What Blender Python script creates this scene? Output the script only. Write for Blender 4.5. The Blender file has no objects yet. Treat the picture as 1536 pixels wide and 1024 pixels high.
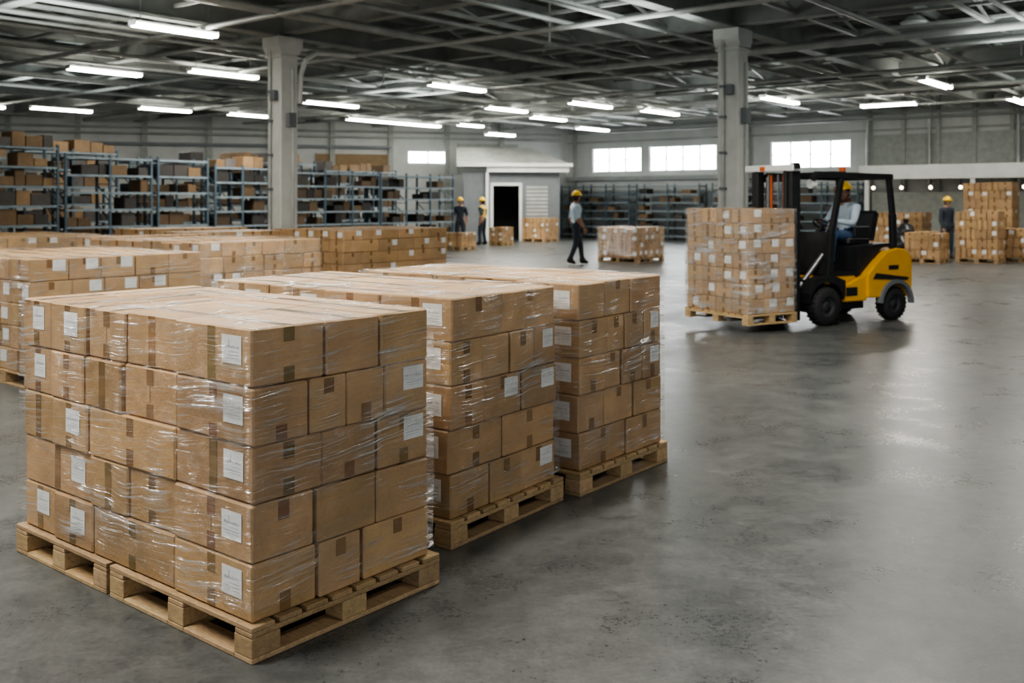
import bpy, math, random
from mathutils import Vector, Matrix
random.seed(7)
R = random.random
def U(a,b): return random.uniform(a,b)
ANG = math.radians(50.96)          # building / pallet grid direction
D1 = Vector((math.cos(ANG), math.sin(ANG), 0)); D2 = Vector((-math.sin(ANG), math.cos(ANG), 0))
col = bpy.context.scene.collection

# ------------------------------------------------------------------ materials
def nmat(name):
    m = bpy.data.materials.new(name); m.use_nodes = True
    nt = m.node_tree; b = nt.nodes['Principled BSDF']
    return m, nt, b
def N(nt, t, **kw):
    n = nt.nodes.new(t)
    for k, v in kw.items():
        if k in n.inputs.keys(): n.inputs[k].default_value = v
        else: setattr(n, k, v)
    return n
def mathn(nt, op, a, b=None, clamp=False):
    n = nt.nodes.new('ShaderNodeMath'); n.operation = op; n.use_clamp = clamp
    for i, x in enumerate((a, b)):
        if x is None: continue
        if isinstance(x, (int, float)): n.inputs[i].default_value = x
        else: nt.links.new(x, n.inputs[i])
    return n.outputs[0]
def mixc(nt, f, a, b, mode='MIX'):
    n = nt.nodes.new('ShaderNodeMix'); n.data_type = 'RGBA'; n.blend_type = mode
    for i, x in ((0, f), (6, a), (7, b)):
        if isinstance(x, (int, float)): n.inputs[i].default_value = x
        elif isinstance(x, tuple): n.inputs[i].default_value = (*x, 1)
        else: nt.links.new(x, n.inputs[i])
    return n.outputs[2]
def noise(nt, scale, detail=4, vec=None, rough=.55, dist=0):
    n = N(nt, 'ShaderNodeTexNoise'); n.inputs['Scale'].default_value = scale
    n.inputs['Detail'].default_value = detail; n.inputs['Roughness'].default_value = rough
    n.inputs['Distortion'].default_value = dist
    if vec is not None: nt.links.new(vec, n.inputs['Vector'])
    return n.outputs[0]
def objco(nt, scale=(1,1,1), rot=(0,0,0)):
    t = N(nt, 'ShaderNodeTexCoord'); mp = N(nt, 'ShaderNodeMapping')
    mp.inputs['Scale'].default_value = scale; mp.inputs['Rotation'].default_value = rot
    nt.links.new(t.outputs['Object'], mp.inputs['Vector']); return mp.outputs[0]
def mrange(nt, v, a, b, c, d):
    n = N(nt, 'ShaderNodeMapRange'); nt.links.new(v, n.inputs[0])
    for i, x in enumerate((a, b, c, d)): n.inputs[i+1].default_value = x
    return n.outputs[0]
def bump(nt, b, h, strength, dist=.01):
    n = N(nt, 'ShaderNodeBump'); n.inputs['Strength'].default_value = strength
    n.inputs['Distance'].default_value = dist
    nt.links.new(h, n.inputs['Height']); nt.links.new(n.outputs[0], b.inputs['Normal'])
def simple(name, c, rough=.5, metal=0, var=.15, nscale=6, bmp=0.0, tint=False):
    m, nt, b = nmat(name)
    v = objco(nt); n = noise(nt, nscale, 5, v)
    f = mrange(nt, n, .3, .7, 1-var, 1+var)
    cc = mixc(nt, 1.0, c, (1,1,1), 'MULTIPLY')
    mul = N(nt, 'ShaderNodeVectorMath', operation='SCALE')
    nt.links.new(cc, mul.inputs[0]); nt.links.new(f, mul.inputs['Scale'])
    out = mul.outputs[0]
    if tint:
        a = N(nt, 'ShaderNodeAttribute'); a.attribute_name = 'tint'
        out = mixc(nt, 1.0, out, a.outputs['Color'], 'MULTIPLY')
    nt.links.new(out, b.inputs['Base Color'])
    b.inputs['Roughness'].default_value = rough; b.inputs['Metallic'].default_value = metal
    if bmp: bump(nt, b, noise(nt, nscale*8, 4, v), bmp)
    return m
def emit(name, c, s):
    m, nt, b = nmat(name)
    b.inputs['Base Color'].default_value = (*c, 1)
    b.inputs['Emission Color'].default_value = (*c, 1); b.inputs['Emission Strength'].default_value = s
    return m

def cardboard(name, c):
    m, nt, b = nmat(name)
    v = objco(nt); big = noise(nt, 2.6, 4, v); fine = noise(nt, 90, 3, v); mid = noise(nt, 11, 4, v)
    v2 = objco(nt, (1, 1, 160)); cor = noise(nt, 3, 2, v2)
    f = mathn(nt, 'ADD', mrange(nt, big, .3, .7, .80, 1.14), mrange(nt, fine, .3, .7, -.06, .06))
    f = mathn(nt, 'ADD', f, mrange(nt, cor, .3, .7, -.04, .04))
    f = mathn(nt, 'ADD', f, mrange(nt, mid, .3, .7, -.08, .06))
    a = N(nt, 'ShaderNodeAttribute'); a.attribute_name = 'tint'
    cc = mixc(nt, 1.0, c, a.outputs['Color'], 'MULTIPLY')
    mul = N(nt, 'ShaderNodeVectorMath', operation='SCALE'); nt.links.new(cc, mul.inputs[0]); nt.links.new(f, mul.inputs['Scale'])
    nt.links.new(mul.outputs[0], b.inputs['Base Color']); b.inputs['Roughness'].default_value = .5
    bump(nt, b, mathn(nt, 'ADD', mathn(nt, 'ADD', big, mathn(nt, 'MULTIPLY', mid, .4)), mathn(nt, 'MULTIPLY', fine, .12)), .6, .025)
    return m
M_CARD = cardboard('cardboard', (.475, .305, .158))
M_TAPE = simple('packing_tape', (.23, .135, .063), .22, 0, .1, 10, tint=True)
M_SEAM = simple('box_seam', (.06, .034, .017), .9)
M_LABEL = simple('paper_label', (.78, .79, .78), .45, 0, .06, 20)
M_INK = simple('label_ink', (.42, .44, .48), .6)
def wood(name, c):
    m, nt, b = nmat(name)
    v = objco(nt, (14, 3, 14)); n = noise(nt, 4, 6, v, .6, 1.2)
    v2 = objco(nt); k = noise(nt, 9, 3, v2)
    a = N(nt, 'ShaderNodeAttribute'); a.attribute_name = 'tint'
    cc = mixc(nt, mrange(nt, n, .35, .7, 0, 1), c, tuple(x*.62 for x in c))
    cc = mixc(nt, mrange(nt, k, .62, .75, 0, .6), cc, tuple(x*.4 for x in c))
    cc = mixc(nt, 1.0, cc, a.outputs['Color'], 'MULTIPLY')
    nt.links.new(cc, b.inputs['Base Color']); b.inputs['Roughness'].default_value = .7
    bump(nt, b, n, .4, .006); return m
M_WOOD = wood('pallet_wood', (.56, .40, .225))

def wrapmat(name, dens, haze):
    m = bpy.data.materials.new(name); m.use_nodes = True
    nt = m.node_tree; nt.nodes.clear()
    out = N(nt, 'ShaderNodeOutputMaterial')
    t = N(nt, 'ShaderNodeTexCoord')
    w = noise(nt, 1.8, 2, t.outputs['Object'])
    sep = N(nt, 'ShaderNodeSeparateXYZ'); nt.links.new(t.outputs['Object'], sep.inputs[0])
    z = mathn(nt, 'ADD', sep.outputs[2], mathn(nt, 'MULTIPLY', w, .10))
    hor = mathn(nt, 'ADD', sep.outputs[0], mathn(nt, 'MULTIPLY', sep.outputs[1], -1.0))
    z = mathn(nt, 'ADD', z, mathn(nt, 'MULTIPLY', hor, -.07))
    def streak(hx, zs, det, rg, off=0):
        cmb = N(nt, 'ShaderNodeCombineXYZ'); cmb.inputs[1].default_value = off
        nt.links.new(mathn(nt, 'MULTIPLY', hor, hx), cmb.inputs[0]); nt.links.new(mathn(nt, 'MULTIPLY', z, zs), cmb.inputs[2])
        return noise(nt, 1.0, det, cmb.outputs[0], rg)
    st = streak(2.0, 75, 3, .6); st2 = streak(4, 150, 2, .5, 7); st3 = streak(2.2, 22, 3, .6, 13)
    patch = mrange(nt, noise(nt, 3.6, 3, t.outputs['Object']), .44, .60, .16, 1)
    s = mathn(nt, 'MAXIMUM', mrange(nt, st, .54, .65, 0, 1), mrange(nt, st2, .57, .68, 0, .8))
    s = mathn(nt, 'MULTIPLY', s, patch)
    sheet = mathn(nt, 'MULTIPLY', mrange(nt, st3, .48, .60, 0, 1), patch)
    fac = mathn(nt, 'ADD', mathn(nt, 'MULTIPLY', s, dens), mathn(nt, 'MULTIPLY', sheet, haze))
    fac = mathn(nt, 'ADD', fac, haze*.22, True)
    gl = N(nt, 'ShaderNodeBsdfGlossy'); gl.inputs['Roughness'].default_value = .16; gl.inputs['Color'].default_value = (.97, .98, 1, 1)
    df = N(nt, 'ShaderNodeBsdfDiffuse'); df.inputs['Color'].default_value = (.82, .83, .82, 1)  # white diffuse paints bright highlight streaks into the film
    mx = N(nt, 'ShaderNodeMixShader'); mx.inputs[0].default_value = .42
    nt.links.new(gl.outputs[0], mx.inputs[1]); nt.links.new(df.outputs[0], mx.inputs[2])
    bp = N(nt, 'ShaderNodeBump'); bp.inputs['Strength'].default_value = 1.0; bp.inputs['Distance'].default_value = .03
    nt.links.new(mathn(nt, 'ADD', st, mathn(nt, 'MULTIPLY', st3, 1.8)), bp.inputs['Height']); nt.links.new(bp.outputs[0], gl.inputs['Normal'])
    tr = N(nt, 'ShaderNodeBsdfTransparent')
    m2 = N(nt, 'ShaderNodeMixShader'); nt.links.new(fac, m2.inputs[0])
    nt.links.new(tr.outputs[0], m2.inputs[1]); nt.links.new(mx.outputs[0], m2.inputs[2])
    nt.links.new(m2.outputs[0], out.inputs[0]); return m
M_WRAP = wrapmat('stretch_film', .72, .17)
M_WRAP2 = wrapmat('stretch_film_dense', .85, .55)

def floor_mat():
    m, nt, b = nmat('polished_concrete')
    v = objco(nt)
    big = noise(nt, .45, 4, v, .55, .2); mid = noise(nt, 1.9, 7, v, .66, .2); fine = noise(nt, 38, 6, v, .78); m2 = noise(nt, 8, 7, v, .70)
    vo = N(nt, 'ShaderNodeTexVoronoi', feature='DISTANCE_TO_EDGE'); vo.inputs['Scale'].default_value = 26
    wv = N(nt, 'ShaderNodeVectorMath', operation='ADD'); nz = N(nt, 'ShaderNodeTexNoise'); nz.inputs['Scale'].default_value = 9; nz.inputs['Detail'].default_value = 5
    sc = N(nt, 'ShaderNodeVectorMath', operation='SCALE'); sc.inputs['Scale'].default_value = .3
    nt.links.new(v, nz.inputs['Vector']); nt.links.new(nz.outputs['Color'], sc.inputs[0]); nt.links.new(v, wv.inputs[0]); nt.links.new(sc.outputs[0], wv.inputs[1]); nt.links.new(wv.outputs[0], vo.inputs['Vector'])
    crack = mrange(nt, vo.outputs[0], 0, .10, 1, 0)
    crack = mathn(nt, 'MULTIPLY', crack, mrange(nt, mid, .35, .65, .04, .16))
    f = mathn(nt, 'ADD', mrange(nt, big, .35, .65, .26, .56), mrange(nt, mid, .35, .65, -.20, .20))
    f = mathn(nt, 'ADD', f, mrange(nt, m2, .3, .7, -.26, .26))
    f = mathn(nt, 'ADD', f, mrange(nt, fine, .3, .7, -.36, .36), True)
    cc = mixc(nt, f, (.055, .061, .063), (.155, .163, .157))
    cc = mixc(nt, crack, cc, (.025, .027, .028))
    nt.links.new(cc, b.inputs['Base Color'])
    r = mathn(nt, 'ADD', mrange(nt, mid, .35, .65, .27, .37), mrange(nt, big, .3, .7, .04, -.03))
    nt.links.new(mathn(nt, 'ADD', r, mrange(nt, fine, .3, .7, -.06, .06)), b.inputs['Roughness'])
    b.inputs['IOR'].default_value = 1.55
    bump(nt, b, mathn(nt, 'ADD', mathn(nt, 'ADD', fine, m2), mathn(nt, 'MULTIPLY', crack, -.6)), .15, .006)
    return m
M_FLOOR = floor_mat()
M_WALL = simple('painted_wall', (.56, .58, .565), .8, 0, .10, 1.2, .1)
M_CEIL = simple('ceiling_deck', (.22, .24, .228), .85, 0, .25, 1.5)
M_BEAM = simple('painted_steel_beam', (.33, .35, .335), .6, 0, .2, 2)
M_PIPE = simple('pipe_paint', (.46, .48, .46), .45, .2, .2, 2)
M_COL = simple('column_paint', (.66, .68, .65), .6, 0, .10, 2.5, .1)
M_RACK = simple('rack_steel', (.095, .14, .175), .45, .3, .2, 4)
M_RACKL = simple('rack_shelf_steel', (.26, .32, .36), .45, .3, .2, 4)
M_WHITE = simple('white_paint', (.76, .78, .77), .6, 0, .08, 2)
M_DARK = simple('interior_shade', (.02, .021, .022), .8)  # near-black colour stands in for shade inside the booth
M_GREY = simple('grey_sheet', (.18, .20, .215), .6, .1, .1, 3)
M_GLASS = emit('daylight_window_glass', (.95, .98, 1.0), 17.0)
M_TUBE = emit('fluorescent_tube', (1.0, .97, .87), 32.0)
M_YEL = simple('yellow_paint', (.80, .41, .012), .38, 0, .08, 3)
M_BLK = simple('black_paint', (.017, .018, .020), .45, 0, .2, 5)
M_RUB = simple('tyre_rubber', (.022, .022, .024), .75, 0, .2, 12, .2)
M_STEEL = simple('worn_steel', (.25, .25, .26), .35, .8, .2, 8)
M_ORANGE = simple('orange_cylinder', (.65, .13, .03), .4)
M_SKIN = simple('skin', (.34, .19, .125), .5, 0, .05, 10)
M_LIPS = simple('lips', (.25, .08, .06), .5)
M_HAIR = simple('dark_hair', (.02, .015, .012), .6)
M_HAT = simple('hard_hat_plastic', (.90, .58, .02), .3, 0, .03, 5)
M_SHIRT = simple('light_blue_shirt', (.56, .68, .78), .8, 0, .1, 14, .2)
M_NAVY = simple('navy_cloth', (.035, .045, .06), .85, 0, .15, 14, .2)
M_JEANS = simple('blue_jeans', (.05, .10, .20), .85, 0, .15, 14, .2)
M_VEST = simple('hi_vis_vest', (.55, .40, .07), .7, 0, .1, 14, .2)
M_SHOE = simple('work_boot', (.02, .018, .016), .6)
M_SACK = simple('black_plastic', (.012, .012, .014), .3, 0, .2, 6, .4)
M_TAN = simple('tan_board', (.26, .18, .10), .7)
M_PANEL = simple('grey_green_panel', (.36, .38, .355), .7)

# ------------------------------------------------------------------ mesh builder
class MB:
    def __init__(s): s.v=[]; s.f=[]; s.m=[]; s.t=[]; s.sm=[]; s.mats=[]
    def mi(s, m):
        if m not in s.mats: s.mats.append(m)
        return s.mats.index(m)
    def add(s, vs, fs, m, t=(1,1,1), X=None, smooth=False):
        o=len(s.v); mi=s.mi(m)
        for p in vs:
            p=Vector(p)
            if X is not None: p = X @ p
            s.v.append(p); s.t.append(t)
        for f in fs:
            s.f.append([i+o for i in f]); s.m.append(mi); s.sm.append(smooth)
    def box(s, a, b, m, t=(1,1,1), X=None, ch=0.0):
        x0,y0,z0=a; x1,y1,z1=b
        if ch<=0:
            vs=[(x,y,z) for z in (z0,z1) for y in (y0,y1) for x in (x0,x1)]
            s.add(vs,[(0,2,3,1),(4,5,7,6),(0,1,5,4),(2,6,7,3),(0,4,6,2),(1,3,7,5)],m,t,X); return
        lo=(x0,y0,z0); hi=(x1,y1,z1); vs=[]; idx={}
        for sx in (0,1):
            for sy in (0,1):
                for sz in (0,1):
                    sg=(sx,sy,sz)
                    for k in range(3):
                        p=[]
                        for j in range(3):
                            q = hi[j] if sg[j] else lo[j]
                            if j!=k: q += (-ch if sg[j] else ch)
                            p.append(q)
                        idx[(sg,k)]=len(vs); vs.append(tuple(p))
        fs=[]
        cen=Vector([(lo[j]+hi[j])/2 for j in range(3)])
        def put(ids):
            a_,b_,c_=[Vector(vs[i]) for i in ids[:3]]
            n=(b_-a_).cross(c_-a_)
            mid=sum((Vector(vs[i]) for i in ids),Vector())/len(ids)
            fs.append(ids if n.dot(mid-cen)>0 else ids[::-1])
        for k in range(3):
            o=[j for j in range(3) if j!=k]
            for sk in (0,1):
                ids=[]
                for p,q in ((0,0),(1,0),(1,1),(0,1)):
                    sg=[0,0,0]; sg[k]=sk; sg[o[0]]=p; sg[o[1]]=q; ids.append(idx[(tuple(sg),k)])
                put(ids)
            for p in (0,1):
                for q in (0,1):
                    A=[0,0,0]; A[o[0]]=p; A[o[1]]=q; B=A[:]; B[k]=1
                    A=tuple(A);B=tuple(B)
                    put([idx[(A,o[0])],idx[(B,o[0])],idx[(B,o[1])],idx[(A,o[1])]])
        for sx in (0,1):
            for sy in (0,1):
                for sz in (0,1): put([idx[((sx,sy,sz),k)] for k in range(3)])
        s.add(vs,fs,m,t,X)
    def cyl(s, p0, p1, r0, m, r1=None, n=14, t=(1,1,1), X=None, caps=True):
        p0=Vector(p0); p1=Vector(p1); r1=r0 if r1 is None else r1
        d=(p1-p0).normalized(); a=d.orthogonal().normalized(); b=d.cross(a)
        vs=[]
        for p,r in ((p0,r0),(p1,r1)):
            for i in range(n):
                th=2*math.pi*i/n; vs.append(p+(a*math.cos(th)+b*math.sin(th))*r)
        s.add(vs,[(i,(i+1)%n,n+(i+1)%n,n+i) for i in range(n)],m,t,X,True)
        if caps:
            s.add(vs,[tuple(range(n))[::-1],tuple(range(n,2*n))],m,t,X)
    def bar(s, p0, p1, w, h, m, X=None, t=(1,1,1)):
        p0=Vector(p0);p1=Vector(p1);d=(p1-p0).normalized()
        up=Vector((0,0,1)) if abs(d.z)<.95 else Vector((1,0,0))
        a=d.cross(up).normalized(); b=a.cross(d)
        vs=[p+a*i*w/2+b*j*h/2 for p in (p0,p1) for i,j in ((-1,-1),(1,-1),(1,1),(-1,1))]
        s.add(vs,[(3,2,1,0),(4,5,6,7),(0,1,5,4),(1,2,6,5),(2,3,7,6),(3,0,4,7)],m,t,X)
    def prism(s, prof, y0, y1, m, X=None, t=(1,1,1)):
        n=len(prof); vs=[(x,y0,z) for x,z in prof]+[(x,y1,z) for x,z in prof]
        s.add(vs,[tuple(range(n)),tuple(range(n,2*n))[::-1]]+[(i,n+i,n+(i+1)%n,(i+1)%n) for i in range(n)],m,t,X)
    def lathe(s, prof, c, axis, m, n=28, X=None):
        c=Vector(c); d=Vector(axis).normalized(); a=d.orthogonal().normalized(); b=d.cross(a); vs=[]
        for i in range(n):
            th=2*math.pi*i/n
            for r,h in prof: vs.append(c+d*h+(a*math.cos(th)+b*math.sin(th))*r)
        k=len(prof)
        s.add(vs,[(i*k+j,i*k+j+1,((i+1)%n)*k+j+1,((i+1)%n)*k+j) for i in range(n) for j in range(k-1)],m,(1,1,1),X,True)
    def sphere(s, c, r, m, nu=16, nv=10, z0=-1.0, X=None, fn=None, smooth=True):
        vs=[];fs=[]
        lo=math.asin(z0)
        for j in range(nv+1):
            ph=lo+(math.pi/2-lo)*j/nv
            for i in range(nu):
                th=2*math.pi*i/nu
                p=Vector((math.cos(th)*math.cos(ph),math.sin(th)*math.cos(ph),math.sin(ph)))
                p=Vector((p.x*r[0],p.y*r[1],p.z*r[2]))
                if fn: p=fn(p)
                vs.append(p+Vector(c))
        for j in range(nv):
            for i in range(nu): fs.append((j*nu+i,j*nu+(i+1)%nu,(j+1)*nu+(i+1)%nu,(j+1)*nu+i))
        s.add(vs,fs,m,(1,1,1),X,smooth)
    def build(s, name, parent=None, loc=(0,0,0), rz=0.0, bevel=0):
        me=bpy.data.meshes.new(name); me.from_pydata([tuple(v) for v in s.v],[],s.f)
        for m in s.mats: me.materials.append(m)
        me.polygons.foreach_set('material_index',s.m); me.polygons.foreach_set('use_smooth',s.sm)
        at=me.color_attributes.new('tint','FLOAT_COLOR','POINT')
        flat=[]
        for t in s.t: flat+= [*t,1.0]
        at.data.foreach_set('color',flat); me.update()
        o=bpy.data.objects.new(name,me); col.objects.link(o)
        if parent: o.parent=parent
        o.location=loc; o.rotation_euler=(0,0,rz)
        if bevel:
            b=o.modifiers.new('bevel','BEVEL'); b.width=bevel; b.segments=2; b.limit_method='ANGLE'; b.harden_normals=False
        return o
def empty(name, loc, rz=0.0):
    e=bpy.data.objects.new(name,None); e.empty_display_size=.3; col.objects.link(e); e.location=loc; e.rotation_euler=(0,0,rz); return e

# ------------------------------------------------------------------ room shell
ROOM=[(-28,-8),(27,-8),(27,28.2),(2.6,47),(-28,37.8)]
CH=6.1
def clip(p,d,inset=.05):
    t0,t1=-200,200
    n=len(ROOM)
    for i in range(n):
        a=Vector(ROOM[i]);b=Vector(ROOM[(i+1)%n]);e=(b-a).normalized();nn=Vector((-e.y,e.x))
        s0=nn.dot(Vector(p[:2])-a)-inset; sd=nn.dot(Vector(d[:2]))
        if abs(sd)<1e-9:
            if s0<0:return None
            continue
        t=-s0/sd
        if sd>0:t0=max(t0,t)
        else:t1=min(t1,t)
    return (t0,t1) if t1-t0>.5 else None
def slab(name,z0,z1,m):
    b=MB();n=len(ROOM)
    vs=[(x,y,z0) for x,y in ROOM]+[(x,y,z1) for x,y in ROOM]
    b.add(vs,[tuple(range(n))[::-1],tuple(range(n,2*n))]+[(i,(i+1)%n,n+(i+1)%n,n+i) for i in range(n)],m)
    return b.build(name)
slab('floor',-.2,0,M_FLOOR); slab('ceiling',CH,CH+.2,M_CEIL)

def wall(name,org,ang,L,openings,H=CH,th=.25,base=True):
    b=MB(); x=0
    for s0,s1,z0,z1 in openings:
        b.box((x,0,0),(s0,th,H),M_WALL); b.box((s0,0,0),(s1,th,z0),M_WALL); b.box((s0,0,z1),(s1,th,H),M_WALL); x=s1
    b.box((x,0,0),(L,th,H),M_WALL)
    return b.build(name,None,(*org,0),ang)
def window(i,org,ang,s0,s1,z0,z1,n,mz=1):
    b=MB(); b.box((s0+.002,.10,z0+.002),(s1-.002,.13,z1-.002),M_GLASS)
    w=.06
    b.box((s0,.04,z0),(s0+w,.18,z1),M_WHITE);b.box((s1-w,.04,z0),(s1,.18,z1),M_WHITE)
    b.box((s0,.04,z0),(s1,.18,z0+w),M_WHITE);b.box((s0,.04,z1-w),(s1,.18,z1),M_WHITE)
    for k in range(1,n):
        x=s0+(s1-s0)*k/n; b.box((x-.035,.05,z0),(x+.035,.17,z1),M_GREY)
    for k in range(1,mz+1):
        z=z0+(z1-z0)*k/(mz+1); b.box((s0,.06,z-.02),(s1,.16,z+.02),M_GREY)
    b.build('window_%d'%i,None,(*org,0),ang)
OA=(-28,37.8); AA=math.atan2(47-37.8,30.6); LA=math.hypot(30.6,9.2)
OB=(2.6,47); AB=math.atan2(28.2-47,24.4); LB=math.hypot(24.4,18.8)
wall('wall_back_left',OA,AA,LA,[(24.3,26.2,3.35,3.95)])
wB=[(1.46,4.08,2.98,4.1),(4.48,7.77,2.98,4.1),(10.2,13.5,2.98,4.1)]
wall('wall_back_right',OB,AB,LB,wB)
window(1,OA,AA,24.3,26.2,3.35,3.95,2,0)
for i,(a,b_,c,d) in enumerate(wB): window(i+2,OB,AB,a,b_,c,d,3 if i==0 else 4)
b=MB();b.box((-28.25,-8,0),(-28,37.8,CH),M_WALL);b.build('wall_left')
b=MB();b.box((27,-8,0),(27.25,28.2,CH),M_WALL);b.build('wall_right')
b=MB()
for k in range(1,12):
    b.box((k*2.6,-.16,0),(k*2.6+.22,-.005,CH-.02),M_PANEL)
for z in (4.5,4.75,5.3): b.cyl((.3,-.25,z),(LA-.4,-.25,z),.05,M_BEAM,n=8)
b.box((.3,-.3,4.0),(23.5,-.02,4.12),M_GREY); b.box((.3,-.12,3.0),(23.5,-.01,3.12),M_BEAM)
b.box((20.2,-.1,2.75),(23.6,-.02,3.75),M_TAN); b.box((26.6,-.1,2.9),(29.5,-.02,4.3),M_PANEL)
b.build('trim_1',None,(*OA,0),AA)
b=MB()
for k in range(0,24):
    s=.45+k*1.25
    if any(a-.3<s<c+.1 for a,c,_,_ in wB): continue
    b.box((s,-.14,0),(s+.14,-.005,CH-.02),M_PANEL)
b.box((.1,-.2,2.6),(LB-.3,-.01,2.78),M_BEAM); b.box((.1,-.1,4.35),(LB-.3,-.01,4.42),M_BEAM)
for z in (4.8,5.0): b.cyl((.3,-.28,z),(LB-.4,-.28,z),.05,M_BEAM,n=8)
for s in (8.6,14.2,16.5,19.5): b.cyl((s,-.2,.05),(s,-.2,CH-.1),.06,M_PIPE,n=8)
b.box((14.3,-.1,3.0),(24,-.006,4.2),M_PANEL)
b.build('trim_2',None,(*OB,0),AB)

# ------------------------------------------------------------------ ceiling structure
def P(u,v): return D1*u+D2*v
def along(b,u,v,d,z0,z1,w,m,inset=.3):
    p=P(u,v); c=clip(p,d,inset)
    if not c: return None
    A=p+d*c[0];B=p+d*c[1]; zc=(z0+z1)/2
    b.bar((A.x,A.y,zc),(B.x,B.y,zc),w,z1-z0,m); return A,B
g=MB()
for v in (39.7,32.0,24.3,16.6,8.9,1.2,-6.5):
    along(g,0,v,D1,5.06,5.10,.30,M_BEAM);along(g,0,v,D1,5.10,5.50,.07,M_BEAM);along(g,0,v,D1,5.50,5.54,.30,M_BEAM)
for u in (2.98,7.95,12.93,17.9,22.9,27.9,32.9):
    along(g,u,0,D2,5.12,5.15,.24,M_BEAM);along(g,u,0,D2,5.15,5.6,.06,M_BEAM);along(g,u,0,D2,5.6,5.64,.24,M_BEAM)
g.build('ceiling_girders')
g=MB(); v=-14
while v<42:
    along(g,0,v,D1,5.70,5.86,.08,M_BEAM,.4); v+=1.28
u=-4
while u<40:
    along(g,u,0,D2,5.88,6.02,.10,M_BEAM,.4); u+=1.66
g.build('ceiling_purlins')
g=MB()
for v in (24.3,16.6,8.9,1.2,32.0):
    for dv in (-1.3,-3.9,-6.2):
        for k in range(-1,20):
            u=2.98+k*1.66; a=P(u,v+dv);c=P(u+1.66,v+dv)
            t=clip(a,D1,.8)
            if t is None or t[0]>0 or t[1]<1.7: continue
            z0,z1=(5.25,5.66) if k%2 else (5.66,5.25)
            g.bar((a.x,a.y,z0),(c.x,c.y,z1),.05,.05,M_PIPE)
        along(g,0,v+dv,D1,5.2,5.27,.09,M_PIPE,.6)
for u in (5.4,10.4,15.4,19.6,21.2,25.4,30.4,35.4):
    along(g,u,0,D2,5.30,5.36,.07,M_PIPE,.6)
g.build('ceiling_braces')
g=MB()
def pipe(u,v,d,z,r,m=M_PIPE):
    p=P(u,v);c=clip(p,d,.45)
    if c:
        A=p+d*c[0];B=p+d*c[1]; g.cyl((A.x,A.y,z),(B.x,B.y,z),r,m,n=10)
for v,z,r in ((18.2,5.10,.05),(18.5,5.02,.035),(14.3,5.06,.07),(11.2,5.12,.05),(6.5,5.06,.06),(26.5,5.04,.08),(21.7,5.1,.05),(4.2,5.08,.05),(-2,5.06,.07),(29.4,5.04,.05),(12.6,5.03,.04),(23.0,5.03,.04),(9.9,5.02,.035)):
    pipe(0,v,D1,z,r)
for u,z,r in ((15.2,4.98,.05),(20.4,5.0,.09),(25.6,4.98,.05),(30.2,5.0,.08),(35,4.98,.05),(11.0,5.0,.05),(22.0,4.97,.035),(27.0,4.97,.04)):
    pipe(u,0,D2,z,r)
for (u,v) in ((16,12),(21,14),(24,5),(28,20),(19,20),(31,9),(26,-1)):
    p=P(u,v); g.cyl((p.x,p.y,4.85),(p.x,p.y,5.75),.025,M_PIPE,n=8); g.cyl((p.x,p.y,4.80),(p.x,p.y,4.88),.12,M_BEAM,n=14,r1=.06)
g.build('ceiling_pipes')

def lampdome(x,y,z):
    b=MB(); b.cyl((0,0,0),(0,0,.14),.30,M_WHITE,r1=.12,n=20); b.cyl((0,0,-.03),(0,0,.0),.26,M_WHITE,n=20)
    b.cyl((0,0,.14),(0,0,5.7-z),.02,M_PIPE,n=8); b.build('ceiling_dome_lamp',None,(x,y,z))
lampdome(8.35,20.5,5.38); lampdome(.9,33.5,5.0)

# ------------------------------------------------------------------ columns
def column(x,y,flip):
    e=empty('support_column',(x,y,0),ANG); b=MB(); h=.22
    b.box((-h,-h,0),(h,h,4.75),M_COL,ch=.02)
    b.box((-h-.04,-h-.04,4.62),(h+.04,h+.04,4.67),M_COL,ch=.01)
    b.prism([(-h,4.7),(h,4.7),(h+.09,4.85),(h+.09,5.05),(-h-.09,5.05),(-h-.09,4.85)],-h-.05,h+.05,M_COL)
    b.box((-h-.1,-h-.1,0),(h+.1,h+.1,.12),M_COL,ch=.01)
    b.build('shaft',e)
    b=MB()
    b.cyl((-h-.05,.08,.15),(-h-.05,.08,4.9),.035,M_PIPE,n=10); b.cyl((.05,-h-.05,.15),(.05,-h-.05,4.4),.03,M_PIPE,n=10)
    for z in (1.9,2.6,3.3,3.9): b.box((-h-.1,.02,z),(-h-.001,.14,z+.05),M_GREY)
    b.box((-.1,-h-.12,3.2),(.1,-h-.001,3.5),M_GREY,ch=.01); b.box((-h-.12,-.15,3.75),(-h-.001,.0,3.95),M_GREY,ch=.01)
    pts=[(h,-h-.06,3.7),(h+.03,-h-.06,4.3),(h+.15,-h-.06,4.62),(h+.45,-h-.06,4.8),(h+1.5,-h-.06,4.85)]
    if flip:
        for a,c in zip(pts,pts[1:]): b.cyl(a,c,.05,M_COL,n=10)
    b.build('conduits',e)
column(-4.76,20.5,True); column(4.36,19.5,False)

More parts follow.
